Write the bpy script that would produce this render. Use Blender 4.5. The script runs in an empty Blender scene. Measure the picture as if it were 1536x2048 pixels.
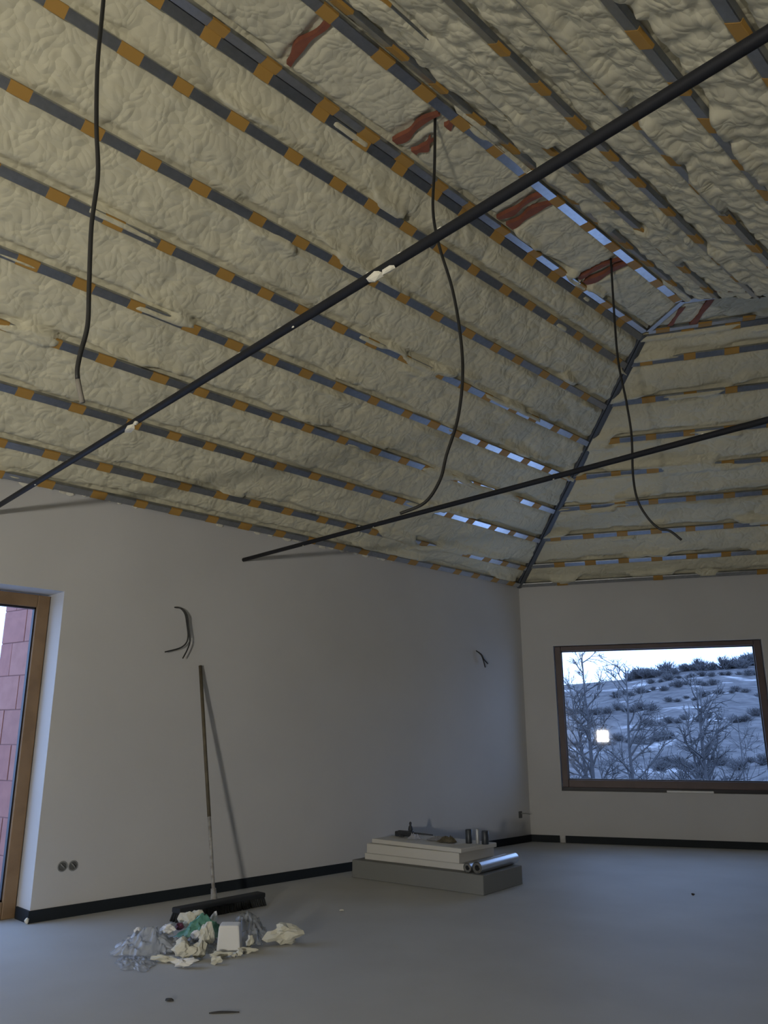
import bpy, bmesh, math, random
import numpy as np
from mathutils import Vector, Matrix

R = math.radians
sc = bpy.context.scene
COL = sc.collection
rnd = random.Random(7)

# ------------------------------------------------------------------ camera, sky, exposure
# X runs away from the long left wall, Y along it towards the bend of the room, Z up. Metres.
CAM_H = 1.151
PITCH, ROLL, YAW = R(15.702), R(-0.149), R(45.04)
cam_d = bpy.data.cameras.new('camera')
cam_d.sensor_fit = 'VERTICAL'
cam_d.sensor_height = 36.0
cam_d.lens = 1577.7 / 2048 * 36.0
cam_d.clip_start, cam_d.clip_end = 0.05, 3000
cam = bpy.data.objects.new('camera', cam_d)
COL.objects.link(cam)
_f = Vector((-math.sin(YAW) * math.cos(PITCH), math.cos(YAW) * math.cos(PITCH), math.sin(PITCH)))
_r = Vector((math.cos(YAW), math.sin(YAW), 0))
_u = _r.cross(_f)
_r2 = _r * math.cos(ROLL) + _u * math.sin(ROLL)
_u2 = _u * math.cos(ROLL) - _r * math.sin(ROLL)
M = Matrix((_r2, _u2, -_f)).transposed().to_4x4()
M.translation = (0, 0, CAM_H)
cam.matrix_world = M
sc.camera = cam

world = bpy.data.worlds.new('dusk_sky')
sc.world = world
world.use_nodes = True
nt = world.node_tree
nt.nodes.clear()
wo = nt.nodes.new('ShaderNodeOutputWorld')
bg = nt.nodes.new('ShaderNodeBackground')
bg.inputs['Color'].default_value = (0.35, 0.545, 1.0, 1)
bg.inputs['Strength'].default_value = 3.5
nt.links.new(bg.outputs[0], wo.inputs[0])

sc.view_settings.view_transform = 'Standard'
sc.view_settings.look = 'None'
sc.view_settings.gamma = 1.0
sc.view_settings.use_curve_mapping = False
sc.view_settings.exposure = 0.0
sc.cycles.max_bounces = 6
sc.cycles.diffuse_bounces = 3
sc.cycles.glossy_bounces = 2
sc.cycles.adaptive_threshold = 0.05
sc.cycles.transmission_bounces = 3
sc.cycles.transparent_max_bounces = 10
sc.cycles.caustics_reflective = False
sc.cycles.caustics_refractive = False

LAMP_POS = (0.50, -3.15, 1.08)         # the work lamp whose mirror image shows in the window pane
LAMP_STRENGTH = 660.0
LAMP_COLOR = (1.0, 0.95, 0.85)


# room plan
U = 5.5
Z_EAVE = 2.859
SL = R(34.0)
CS, SN, TN = math.cos(SL), math.sin(SL), math.tan(SL)
RUN = 2.613
W_STRIP = 0.54
Z_TOP = Z_EAVE + RUN * TN
TH = R(107.52 - 45.04)
D2 = Vector((math.sin(TH), math.cos(TH), 0))          # along the window wall
N2 = Vector((-math.cos(TH), math.sin(TH), 0))         # out through the window wall
IN2 = -N2
CORNER = Vector((-U, 7.783, 0))
X_RE = -U + 2 * RUN + W_STRIP                         # eave of the far slope
Y_REAR = -4.0
ARM = 8.0
X_R = 4.6


# ------------------------------------------------------------------ helpers
class MB:
    def __init__(s):
        s.v, s.f = [], []

    def add(s, vs, fs):
        k = len(s.v)
        s.v += [tuple(p) for p in vs]
        s.f += [tuple(i + k for i in f) for f in fs]

    def box(s, lo, hi, m=None):
        x0, y0, z0 = lo
        x1, y1, z1 = hi
        vs = [(x0, y0, z0), (x1, y0, z0), (x1, y1, z0), (x0, y1, z0), (x0, y0, z1), (x1, y0, z1), (x1, y1, z1), (x0, y1, z1)]
        if m is not None:
            vs = [m @ Vector(p) for p in vs]
        s.add(vs, [(3, 2, 1, 0), (4, 5, 6, 7), (0, 1, 5, 4), (1, 2, 6, 5), (2, 3, 7, 6), (3, 0, 4, 7)])

    def cbox(s, lo, hi, b, m=None):
        """box with chamfered edges"""
        bm = bmesh.new()
        bmesh.ops.create_cube(bm, size=1.0)
        for v in bm.verts:
            v.co = Vector([(lo[i] + hi[i]) / 2 + v.co[i] * (hi[i] - lo[i]) for i in range(3)])
        bmesh.ops.bevel(bm, geom=list(bm.edges), offset=b, segments=2, affect='EDGES', profile=0.5)
        bm.verts.index_update()
        vs = [v.co.copy() for v in bm.verts]
        if m is not None:
            vs = [m @ p for p in vs]
        s.add(vs, [[v.index for v in f.verts] for f in bm.faces])
        bm.free()

    def tube(s, pts, rad, n=8, cap=True):
        pts = [Vector(p) for p in pts]
        rads = rad if isinstance(rad, (list, tuple)) else [rad] * len(pts)
        k0 = len(s.v)
        t = (pts[1] - pts[0]).normalized()
        a = t.orthogonal().normalized()
        for i, p in enumerate(pts):
            if i == 0:
                t = pts[1] - pts[0]
            elif i == len(pts) - 1:
                t = pts[-1] - pts[-2]
            else:
                t = pts[i + 1] - pts[i - 1]
            t.normalize()
            a = (a - t * a.dot(t))
            a = a.normalized() if a.length > 1e-6 else t.orthogonal().normalized()
            b = t.cross(a)
            for j in range(n):
                q = 2 * math.pi * j / n
                s.v.append(tuple(p + (a * math.cos(q) + b * math.sin(q)) * rads[i]))
        for i in range(len(pts) - 1):
            for j in range(n):
                j2 = (j + 1) % n
                s.f.append((k0 + i * n + j, k0 + i * n + j2, k0 + (i + 1) * n + j2, k0 + (i + 1) * n + j))
        if cap:
            s.f.append(tuple(k0 + j for j in reversed(range(n))))
            s.f.append(tuple(k0 + (len(pts) - 1) * n + j for j in range(n)))

    def lathe(s, prof, n=20, m=None):
        """prof: list of (r, z)"""
        vs, fs = [], []
        for r, z in prof:
            for j in range(n):
                q = 2 * math.pi * j / n
                vs.append(Vector((r * math.cos(q), r * math.sin(q), z)))
        for i in range(len(prof) - 1):
            for j in range(n):
                j2 = (j + 1) % n
                fs.append((i * n + j, i * n + j2, (i + 1) * n + j2, (i + 1) * n + j))
        fs.append(tuple(reversed(range(n))))
        fs.append(tuple((len(prof) - 1) * n + j for j in range(n)))
        if m is not None:
            vs = [m @ p for p in vs]
        s.add(vs, fs)

    def grid(s, P):
        """P: array (na, nb, 3)"""
        na, nb = P.shape[:2]
        k = len(s.v)
        s.v += [tuple(p) for p in P.reshape(-1, 3)]
        for i in range(na - 1):
            for j in range(nb - 1):
                s.f.append((k + i * nb + j, k + (i + 1) * nb + j, k + (i + 1) * nb + j + 1, k + i * nb + j + 1))

    def mesh(s, name, mat, smooth=False, origin=None):
        me = bpy.data.meshes.new(name)
        v = s.v
        if origin is not None:
            v = [(p[0] - origin[0], p[1] - origin[1], p[2] - origin[2]) for p in v]
        me.from_pydata(v, [], s.f)
        me.update()
        if smooth:
            me.polygons.foreach_set('use_smooth', [True] * len(me.polygons))
        if mat:
            me.materials.append(mat)
        return me

    def build(s, name, mat, parent=None, smooth=False, origin=None):
        """vertices are in world space; the object's origin is the parent's (or the given origin)"""
        org = origin
        if parent is not None:
            org = parent.matrix_world.translation if parent.type != 'EMPTY' else parent['_org']
        me = s.mesh(name, mat, smooth, org)
        o = bpy.data.objects.new(name, me)
        COL.objects.link(o)
        if parent is not None:
            o.parent = parent
        elif origin is not None:
            o.location = origin
        return o


def tag(o, label=None, cat=None, group=None, kind=None):
    if label:
        o['label'] = label
    if cat:
        o['category'] = cat
    if group:
        o['group'] = group
    if kind:
        o['kind'] = kind
    return o


def thing(name, loc, label, cat, group=None, kind=None):
    o = bpy.data.objects.new(name, None)
    COL.objects.link(o)
    o.location = loc
    o['_org'] = tuple(loc)
    return tag(o, label, cat, group, kind)


def single(mb, name, mat, label, cat, group=None, smooth=False, origin=None):
    if origin is None:
        a = np.array(mb.v)
        origin = (float(a[:, 0].mean()), float(a[:, 1].mean()), float(a[:, 2].min()))
    return tag(mb.build(name, mat, None, smooth, origin), label, cat, group)


def spline(pts, sub=5):
    P = [Vector(p) for p in pts]
    out = []
    for i in range(len(P) - 1):
        p0, p1, p2, p3 = P[max(i - 1, 0)], P[i], P[i + 1], P[min(i + 2, len(P) - 1)]
        for k in range(sub):
            t = k / sub
            out.append(0.5 * ((2 * p1) + (p2 - p0) * t + (2 * p0 - 5 * p1 + 4 * p2 - p3) * t * t + (3 * p1 - p0 - 3 * p2 + p3) * t ** 3))
    out.append(P[-1])
    return out


# ------------------------------------------------------------------ numpy noise
def _h(ix, iy, seed):
    x = (ix.astype(np.int64) * 374761393 + iy.astype(np.int64) * 668265263 + seed * 974634777) & 0xFFFFFFFF
    x = ((x ^ (x >> 13)) * 1274126177) & 0xFFFFFFFF
    x = (x ^ (x >> 16)) & 0xFFFFFFFF
    return x / 4294967295.0


def vnoise(x, y, seed=0):
    ix, iy = np.floor(x), np.floor(y)
    fx, fy = x - ix, y - iy
    fx, fy = fx * fx * (3 - 2 * fx), fy * fy * (3 - 2 * fy)
    a, b = _h(ix, iy, seed), _h(ix + 1, iy, seed)
    c, d = _h(ix, iy + 1, seed), _h(ix + 1, iy + 1, seed)
    return (a * (1 - fx) + b * fx) * (1 - fy) + (c * (1 - fx) + d * fx) * fy


def fbm(x, y, seed=0, o=3):
    s, amp, t = 0, 1.0, 0
    for k in range(o):
        s = s + amp * vnoise(x * 2 ** k, y * 2 ** k, seed + k)
        t += amp
        amp *= 0.5
    return s / t


def worley(x, y, seed=0):
    ix, iy = np.floor(x), np.floor(y)
    best = np.full(x.shape, 9.0)
    for dx in (-1, 0, 1):
        for dy in (-1, 0, 1):
            px = ix + dx + 0.1 + 0.8 * _h(ix + dx, iy + dy, seed)
            py = iy + dy + 0.1 + 0.8 * _h(ix + dx, iy + dy, seed + 91)
            best = np.minimum(best, (px - x) ** 2 + (py - y) ** 2)
    return np.sqrt(best)


def sstep(e0, e1, x):
    t = np.clip((x - e0) / (e1 - e0), 0, 1)
    return t * t * (3 - 2 * t)


# ------------------------------------------------------------------ materials
def mat(name, color, rough=0.6, metal=0.0, spec=0.5, noise=None, bump=None, coat=0.0):
    """noise: (scale, color2, low, high) ; bump: (scale, strength, distance)"""
    m = bpy.data.materials.new(name)
    m.use_nodes = True
    t = m.node_tree
    p = t.nodes['Principled BSDF']
    p.inputs['Base Color'].default_value = (*color, 1)
    p.inputs['Roughness'].default_value = rough
    p.inputs['Metallic'].default_value = metal
    p.inputs['Specular IOR Level'].default_value = spec
    p.inputs['Coat Weight'].default_value = coat
    tc = t.nodes.new('ShaderNodeTexCoord')
    if noise:
        n = t.nodes.new('ShaderNodeTexNoise')
        n.inputs['Scale'].default_value = noise[0]
        n.inputs['Detail'].default_value = 5
        r = t.nodes.new('ShaderNodeValToRGB')
        r.color_ramp.elements[0].position, r.color_ramp.elements[1].position = noise[2], noise[3]
        r.color_ramp.elements[0].color = (*color, 1)
        r.color_ramp.elements[1].color = (*noise[1], 1)
        t.links.new(tc.outputs['Object'], n.inputs['Vector'])
        t.links.new(n.outputs['Fac'], r.inputs['Fac'])
        t.links.new(r.outputs['Color'], p.inputs['Base Color'])
    if bump:
        n = t.nodes.new('ShaderNodeTexNoise')
        n.inputs['Scale'].default_value = bump[0]
        n.inputs['Detail'].default_value = 4
        b = t.nodes.new('ShaderNodeBump')
        b.inputs['Strength'].default_value = bump[1]
        b.inputs['Distance'].default_value = bump[2]
        t.links.new(tc.outputs['Object'], n.inputs['Vector'])
        t.links.new(n.outputs['Fac'], b.inputs['Height'])
        t.links.new(b.outputs['Normal'], p.inputs['Normal'])
    return m


def foam_material():
    m = mat('spray_foam', (0.66, 0.60, 0.40), 0.62, spec=0.35)
    t = m.node_tree
    p = t.nodes['Principled BSDF']
    tc = t.nodes.new('ShaderNodeTexCoord')
    n = t.nodes.new('ShaderNodeTexNoise')
    n.inputs['Scale'].default_value = 1.4
    n.inputs['Detail'].default_value = 6
    r = t.nodes.new('ShaderNodeValToRGB')
    r.color_ramp.elements[0].position, r.color_ramp.elements[1].position = 0.3, 0.7
    r.color_ramp.elements[0].color = (0.64, 0.60, 0.435, 1)
    r.color_ramp.elements[1].color = (0.72, 0.675, 0.495, 1)
    t.links.new(tc.outputs['Object'], n.inputs['Vector'])
    t.links.new(n.outputs['Fac'], r.inputs['Fac'])
    t.links.new(r.outputs['Color'], p.inputs['Base Color'])
    # fine blistered skin
    nd = t.nodes.new('ShaderNodeTexNoise')
    nd.inputs['Scale'].default_value = 9
    nd.inputs['Detail'].default_value = 0
    mp = t.nodes.new('ShaderNodeMixRGB')
    mp.blend_type = 'ADD'
    mp.inputs['Fac'].default_value = 0.10
    t.links.new(tc.outputs['Object'], nd.inputs['Vector'])
    t.links.new(tc.outputs['Object'], mp.inputs['Color1'])
    t.links.new(nd.outputs['Color'], mp.inputs['Color2'])
    v = t.nodes.new('ShaderNodeTexVoronoi')
    v.feature = 'F1'
    v.inputs['Scale'].default_value = 22
    t.links.new(mp.outputs['Color'], v.inputs['Vector'])
    b = t.nodes.new('ShaderNodeBump')
    b.invert = True
    b.inputs['Strength'].default_value = 0.38
    b.inputs['Distance'].default_value = 0.022
    t.links.new(v.outputs['Distance'], b.inputs['Height'])
    t.links.new(b.outputs['Normal'], p.inputs['Normal'])
    return m


def glass_material(name, tint=(1, 1, 1), ior=1.5):
    m = bpy.data.materials.new(name)
    m.use_nodes = True
    t = m.node_tree
    t.nodes.clear()
    o = t.nodes.new('ShaderNodeOutputMaterial')
    mx = t.nodes.new('ShaderNodeMixShader')
    fr = t.nodes.new('ShaderNodeFresnel')
    fr.inputs['IOR'].default_value = ior
    tr = t.nodes.new('ShaderNodeBsdfTransparent')
    tr.inputs['Color'].default_value = (*tint, 1)
    gl = t.nodes.new('ShaderNodeBsdfGlossy')
    gl.inputs['Roughness'].default_value = 0.02
    t.links.new(fr.outputs[0], mx.inputs[0])
    t.links.new(tr.outputs[0], mx.inputs[1])
    t.links.new(gl.outputs[0], mx.inputs[2])
    t.links.new(mx.outputs[0], o.inputs[0])
    return m


def film_material(name, col, alpha, rough=0.25):
    m = mat(name, col, rough, spec=0.6)
    p = m.node_tree.nodes['Principled BSDF']
    p.inputs['Alpha'].default_value = alpha
    return m


def emit_material(name, col, strength):
    m = bpy.data.materials.new(name)
    m.use_nodes = True
    p = m.node_tree.nodes['Principled BSDF']
    p.inputs['Base Color'].default_value = (0.8, 0.8, 0.8, 1)
    p.inputs['Emission Color'].default_value = (*col, 1)
    p.inputs['Emission Strength'].default_value = strength
    return m


FOAM = foam_material()
PLASTER = mat('grey_plaster', (0.56, 0.555, 0.545), 0.8, spec=0.3, noise=(0.9, (0.61, 0.605, 0.595), 0.35, 0.7), bump=(35, 0.06, 0.01))
SCREED = mat('floor_screed', (0.47, 0.465, 0.445), 0.62, spec=0.35, noise=(1.6, (0.54, 0.54, 0.525), 0.3, 0.75), bump=(14, 0.05, 0.01))
STEEL = mat('galvanised_steel', (0.41, 0.425, 0.45), 0.30, metal=1.0, noise=(30, (0.48, 0.50, 0.525), 0.35, 0.7))
TAPE = mat('orange_tape', (0.45, 0.255, 0.06), 0.55, spec=0.4)
RUST = mat('red_stained_wood', (0.30, 0.10, 0.055), 0.7, noise=(14, (0.22, 0.075, 0.045), 0.35, 0.7))
ROD = mat('black_paint_steel', (0.012, 0.013, 0.017), 0.6, spec=0.25)
CABLE = mat('black_cable', (0.02, 0.02, 0.02), 0.5)
CABLE_END = mat('foam_dusted_cable', (0.22, 0.20, 0.17), 0.8)
EDGE = mat('black_edge_strip', (0.016, 0.021, 0.026), 0.7, spec=0.25)
OAK = mat('oak_frame', (0.26, 0.165, 0.085), 0.5, noise=(7, (0.21, 0.13, 0.065), 0.4, 0.65))
WALNUT = mat('brown_frame', (0.105, 0.070, 0.068), 0.5, noise=(6, (0.085, 0.057, 0.056), 0.4, 0.65))
GASKET = mat('rubber_gasket', (0.012, 0.012, 0.02), 0.5)
GLASS = glass_material('window_glass')
SEAL = mat('roof_light_seal', (0.20, 0.13, 0.08), 0.8)
WHITE = mat('white_foam_crumb', (0.72, 0.69, 0.58), 0.8)
PAPER = mat('white_plastic', (0.75, 0.75, 0.75), 0.5)


# ------------------------------------------------------------------ the setting: floor and walls
def struct(o, name_label=None):
    o['kind'] = 'structure'
    return o


def frame2(origin, ea, eb, nr):
    m = Matrix((ea, eb, nr)).transposed().to_4x4()
    m.translation = origin
    return m


P_A = Vector((-U - 0.6, Y_REAR - 0.5, 0))
mb = MB()
mb.box((-U - 0.3, Y_REAR - 0.3, -0.25), (X_R + 0.3, 12.5, 0.0))
bm_floor = MB()
# polygon slab following the plan
far = CORNER + D2 * ARM
far_in = far + IN2 * 6.5
plan = [Vector((-U - 0.2, Y_REAR - 0.2, 0)), Vector((X_R + 0.2, Y_REAR - 0.2, 0)), far_in + Vector((0.2, 0, 0)), far + D2 * 0.2 + N2 * 0.2, CORNER + N2 * 0.2 - Vector((0.2, 0, 0))]
n = len(plan)
bm_floor.add([p for p in plan] + [p + Vector((0, 0, -0.25)) for p in plan], [tuple(range(n)), tuple(reversed(range(n, 2 * n)))] + [(i, i + n, (i + 1) % n + n, (i + 1) % n) for i in range(n)])
struct(bm_floor.build('floor', SCREED))

DOOR_Y0, DOOR_Y1, DOOR_Z1 = 0.55, 2.30, 2.125
T_W = 0.42
mb = MB()
mb.box((-U - T_W, Y_REAR - 0.3, 0), (-U, DOOR_Y0, Z_EAVE + 0.02))
mb.box((-U - T_W, DOOR_Y1, 0), (-U, 7.783 + 0.3, Z_EAVE + 0.02))
mb.box((-U - T_W, DOOR_Y0, DOOR_Z1), (-U, DOOR_Y1, Z_EAVE + 0.02))
wall_left = struct(mb.build('wall_left', PLASTER))
WA0, WA1, WZ0, WZ1 = 0.365, 2.585, 0.535, 2.13
FB = frame2(CORNER, D2, N2, Vector((0, 0, 1)))      # a along wall, depth outwards, z up
mb = MB()
mb.box((-0.25, 0, 0), (WA0, T_W, Z_EAVE + 0.02), FB)
mb.box((WA1, 0, 0), (ARM + 0.3, T_W, Z_EAVE + 0.02), FB)
mb.box((WA0, 0, 0), (WA1, T_W, WZ0), FB)
mb.box((WA0, 0, WZ1), (WA1, T_W, Z_EAVE + 0.02), FB)
struct(mb.build('wall_back', PLASTER))
mb = MB()
mb.box((ARM, -6.8, 0), (ARM + 0.3, 0.3, Z_TOP + 0.3), FB)
struct(mb.build('wall_far_end', PLASTER))
mb = MB()
mb.box((X_R, Y_REAR - 0.3, 0), (X_R + 0.3, far_in.y + 0.2, Z_EAVE + 0.2))
struct(mb.build('wall_right', PLASTER))
mb = MB()
mb.box((-U - 0.3, Y_REAR - 0.3, 0), (X_R + 0.3, Y_REAR, Z_TOP + 0.3))
struct(mb.build('wall_rear', PLASTER))

# black edge-insulation strip at the foot of the walls
SH, ST = 0.072, 0.012
mb = MB()
mb.box((-U, DOOR_Y1, 0), (-U + ST, 7.783 - 0.01, SH))
mb.box((-U - 0.20, DOOR_Y1 - ST, 0), (-U + ST, DOOR_Y1, SH))
mb.box((-U, Y_REAR, 0), (-U + ST, DOOR_Y0, SH))
struct(mb.build('baseboard_left', EDGE))
mb = MB()
mb.box((0, -ST, 0), (0.315, 0, SH), FB)
mb.box((0.375, -ST, 0), (ARM, 0, SH), FB)
bb = struct(mb.build('baseboard_back', EDGE))


# ------------------------------------------------------------------ roof planes
def hip_point(x):
    X = -U + x
    d2 = N2.dot(CORNER) - x
    Y = (d2 - N2.x * X) / N2.y
    return Vector((X, Y, 0))


HA, HB = hip_point(RUN), hip_point(RUN + W_STRIP)
INNER = hip_point(2 * RUN + W_STRIP)
Bmax = RUN / CS

SLOPES = {}
EX, EY, EZ = Vector((1, 0, 0)), Vector((0, 1, 0)), Vector((0, 0, 1))


def lin(p, q, b0, b1):
    return lambda b: p + (q - p) * (np.asarray(b) - b0) / (b1 - b0)


# name: origin, ea, eb, nrm, b-range, lo(b), hi(b)
oL = Vector((-U, 0, Z_EAVE))
SLOPES['long'] = (oL, EY, EX * CS + EZ * SN, EX * SN - EZ * CS, Bmax, lin(Y_REAR, Y_REAR, 0, Bmax), lin(CORNER.y, HA.y, 0, Bmax))
oT = CORNER + EZ * Z_EAVE
SLOPES['window'] = (oT, D2, IN2 * CS + EZ * SN, IN2 * SN - EZ * CS, Bmax, lin(0.0, (HA - CORNER).dot(D2), 0, Bmax), lin(ARM, ARM, 0, Bmax))
oR = Vector((X_RE, 0, Z_EAVE))
SLOPES['opposite'] = (oR, -EY, -EX * CS + EZ * SN, -EX * SN - EZ * CS, Bmax, lin(-INNER.y, -HB.y, 0, Bmax), lin(-Y_REAR, -Y_REAR, 0, Bmax))
oV = INNER + EZ * Z_EAVE
SLOPES['inner'] = (oV, -D2, N2 * CS + EZ * SN, N2 * SN - EZ * CS, Bmax, lin(-ARM, -ARM, 0, Bmax), lin(0.0, (HB - INNER).dot(-D2), 0, Bmax))
oS = Vector((-U + RUN, 0, Z_TOP))
SLOPES['strip'] = (oS, EY, EX, -EZ, W_STRIP, lin(Y_REAR, Y_REAR, 0, W_STRIP), lin(HA.y, HB.y, 0, W_STRIP))
oS2 = HA + EZ * Z_TOP
SLOPES['strip_bend'] = (oS2, D2, IN2, -EZ, W_STRIP, lin(0.0, (HB - HA).dot(D2), 0, W_STRIP), lin(ARM, ARM, 0, W_STRIP))

LINES = {
    'long': [0.035, 0.29, 0.715, 1.133, 1.565, 1.995, 2.405, 2.835, Bmax - 0.036],
    'window': [0.03, 0.33, 0.745, 1.17, 1.59, 2.01, 2.45, 2.865, Bmax - 0.036],
    'opposite': [Bmax - q for q in (0.075, 0.40, 0.83, 1.225, 1.615, 2.04, 2.47, 2.86, 3.10)],
    'strip': [0.036, W_STRIP - 0.05],
    'strip_bend': [0.04, W_STRIP - 0.036],
    'inner': [],
}
STRAPS = [  # exposed red timber across the strip: (y at strip start, y at far edge, width, b0, b1)
    (2.06, 2.03, 0.045, 0.10, 0.47), (2.88, 2.90, 0.05, 0.10, 0.44), (3.05, 3.03, 0.05, 0.12, 0.28), (3.04, 3.0, 0.05, 0.40, 0.54),
    (3.93, 3.93, 0.045, 0.09, 0.46), (4.05, 4.04, 0.065, 0.09, 0.50), (4.97, 4.97, 0.045, 0.08, 0.45), (5.08, 5.07, 0.06, 0.08, 0.51)]

seal = struct(thing('roof_light_seal', (0, 0, Z_EAVE), None, None))
ceiling = struct(thing('ceiling', (0, 0, Z_EAVE), None, None))


def foam_sheet(key, res, seed, big, wrinkle):
    o, ea, eb, nr, bm_, lo, hi = SLOPES[key]
    nb = int(round(bm_ / res)) + 1
    length = max(float(hi(0) - lo(0)), float(hi(bm_) - lo(bm_)))
    na = int(round(length / res)) + 1
    b = np.linspace(0, bm_, nb)[None, :].repeat(na, 0)
    t = np.linspace(0, 1, na)[:, None].repeat(nb, 1)
    a = lo(b) + (hi(b) - lo(b)) * t
    wx = a + 0.05 * (fbm(a * 6, b * 6, seed + 5) - .5)
    wy = b + 0.05 * (fbm(a * 6 + 31, b * 6, seed + 6) - .5)
    w1 = worley(wx / big * 0.8, wy / big, seed)
    w2 = worley(wx / wrinkle, wy / wrinkle * 0.9, seed + 3)
    amp = 0.6 + 0.8 * fbm(a * 0.9 + 5, b * 0.9, seed + 13, 2)
    h = amp * (0.030 * (0.30 - w1 ** 2) + 0.0165 * (0.28 - w2 ** 2)) + 0.035 * (fbm(a * 1.1, b * 1.6, seed + 9) - .5)
    up = -1.0 if key == 'opposite' else 1.0
    if key == 'opposite':
        h = h + 0.022 * amp * (0.28 - w2 ** 2)
    for i, bl in enumerate(LINES[key]):
        db = b - bl
        d = np.abs(db)
        lo_c = {'opposite': 0.63, 'strip': 0.74, 'strip_bend': 0.74, 'window': 0.64}.get(key, 0.655)
        if key == 'long' and i in (0, 8):
            lo_c = 0.74
        cov = sstep(lo_c, lo_c + 0.07, fbm(a * 1.9 + 17 * i, b * 9, seed + 20 + i, 2) + 0.05 * np.clip(up * db / 0.03, -1, 1))
        near = 1 - sstep(0.033, 0.07, d)
        # the profile's flank stays open in a ragged groove on one side
        groove = np.exp(-((up * db - 0.052) / 0.020) ** 2) * sstep(0.30, 0.55, fbm(a * 3.3, b * 4 + i, seed + 40)) * (1 - cov)
        h = h * (1 - near) + near * (-0.012) - 0.034 * groove + 0.050 * cov * (1 - sstep(0.045, 0.13, d))
    if key == 'strip':
        for y0, y1, w, b0, b1 in STRAPS:
            yy = y0 + (y1 - y0) * b / W_STRIP
            k = (1 - sstep(w * 0.6, w * 0.6 + 0.03, np.abs(a - yy))) * sstep(b0 - .04, b0, b) * (1 - sstep(b1, b1 + .04, b))
            h = h * (1 - k) - 0.03 * k
    edge = np.minimum(b, bm_ - b)
    h = h * sstep(0.0, 0.05, edge + 0.01)
    o_, ea_, eb_, nr_ = [np.array(q) for q in (o, ea, eb, nr)]
    P = o_ + a[..., None] * ea_ + b[..., None] * eb_ + h[..., None] * nr_
    m = MB()
    m.v = [tuple(p) for p in P.reshape(-1, 3)]
    idx = np.arange(na * nb).reshape(na, nb)
    q = np.stack([idx[:-1, :-1], idx[1:, :-1], idx[1:, 1:], idx[:-1, 1:]], -1).reshape(-1, 4)
    m.f = q.tolist()
    ob = m.build('foam_layer', FOAM, ceiling, True)
    # solid deck behind the foam, unseen, added to stop light leaking at the seams
    m = MB()
    e = 0.12
    cs = [(lo(0), 0), (hi(0), 0), (hi(bm_), bm_), (lo(bm_), bm_)]
    ca = sum(float(c[0]) for c in cs) / 4
    base = [o + ea * (float(c[0]) + math.copysign(e, float(c[0]) - ca)) + eb * (c[1] + (e if c[1] > 0 else -e)) - nr * 0.05 for c in cs]
    back = [p - nr * 0.16 for p in base]
    m.add(base + back, [(0, 1, 2, 3), (7, 6, 5, 4), (0, 4, 5, 1), (1, 5, 6, 2), (2, 6, 7, 3), (3, 7, 4, 0)])
    m.build('seal_slab', SEAL, seal)
    return ob


foam_sheet('long', 0.021, 3, 0.17, 0.062)
foam_sheet('window', 0.030, 11, 0.17, 0.07)
foam_sheet('opposite', 0.021, 23, 0.17, 0.085)
foam_sheet('inner', 0.06, 31, 0.2, 0.12)
foam_sheet('strip', 0.02, 41, 0.15, 0.06)
foam_sheet('strip_bend', 0.025, 47, 0.15, 0.06)
# lower flat ceiling over the part of the room the camera stands at the edge of
m = MB()
pl = [Vector((X_RE, Y_REAR, 0)), Vector((X_R + 0.2, Y_REAR, 0)), far_in + Vector((0.2, 0.3, 0)), INNER + D2 * ARM, INNER]
pl = [p + EZ * (Z_EAVE) for p in pl]
m.add(pl + [p + EZ * 0.2 for p in pl], [(4, 3, 2, 1, 0), (5, 6, 7, 8, 9)] + [(i, (i + 1) % 5, (i + 1) % 5 + 5, i + 5) for i in range(5)])
m.build('plaster_panel', PLASTER, ceiling)
m = MB()
m.box((-U - 0.6, Y_REAR - 0.6, Z_TOP + 0.45), (9, 14, Z_TOP + 0.55))  # unseen flat slab added over the roof to block sky light
m.build('seal_cover', SEAL, seal)

# ------------------------------------------------------------------ steel ceiling profiles with orange tape
PW, PD = 0.03, 0.027


def profile_mesh(a0, a1, w=PW):
    """channel: flat face with rounded edges and a shallow rib, returns at the sides; local x along, y across, z towards room"""
    c = [(-w, -PD), (-w, -0.004), (-w + 0.003, 0), (w - 0.003, 0), (w, -0.004), (w, -PD)]
    k = len(c)
    vs = [(a0, y, z) for y, z in c] + [(a1, y, z) for y, z in c]
    fs = [(i, i + 1, i + 1 + k, i + k) for i in range(k - 1)]
    me = bpy.data.meshes.new('profile')
    me.from_pydata(vs, [], [tuple(reversed(f)) for f in fs])
    me.materials.append(STEEL)
    me.update()
    return me


def patch_mesh():
    w = PW + 0.0015
    c = [(-w, -0.016), (-w, 0.0005), (-w + 0.004, 0.002), (w - 0.004, 0.002), (w, 0.0005), (w, -0.016)]
    vs = [(x, y, z) for x in (-0.5, 0.5) for y, z in c]
    fs = [(i + 6, i + 7, i + 1, i) for i in range(5)]
    fs += [(0, 1, 2, 3, 4, 5), (11, 10, 9, 8, 7, 6)]
    me = bpy.data.meshes.new('tape_patch')
    me.from_pydata(vs, [], [tuple(f) for f in fs])
    me.materials.append(TAPE)
    me.update()
    return me


PATCH_ME = patch_mesh()
RAFTERS = [-0.40, -0.07, 0.29, 0.62, 0.97, 1.34, 1.66, 2.0, 2.40, 2.73, 3.04, 3.38, 3.70, 4.06, 4.45, 4.79, 5.10, 5.48, 5.80, 6.15, 6.50, 6.84, 7.18, 7.50]
TAPE_WIN = [0.16 + 0.36 * k for k in range(23)]
ORD = ['first', 'second', 'third', 'fourth', 'fifth', 'sixth', 'seventh', 'eighth', 'ninth']


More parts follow.
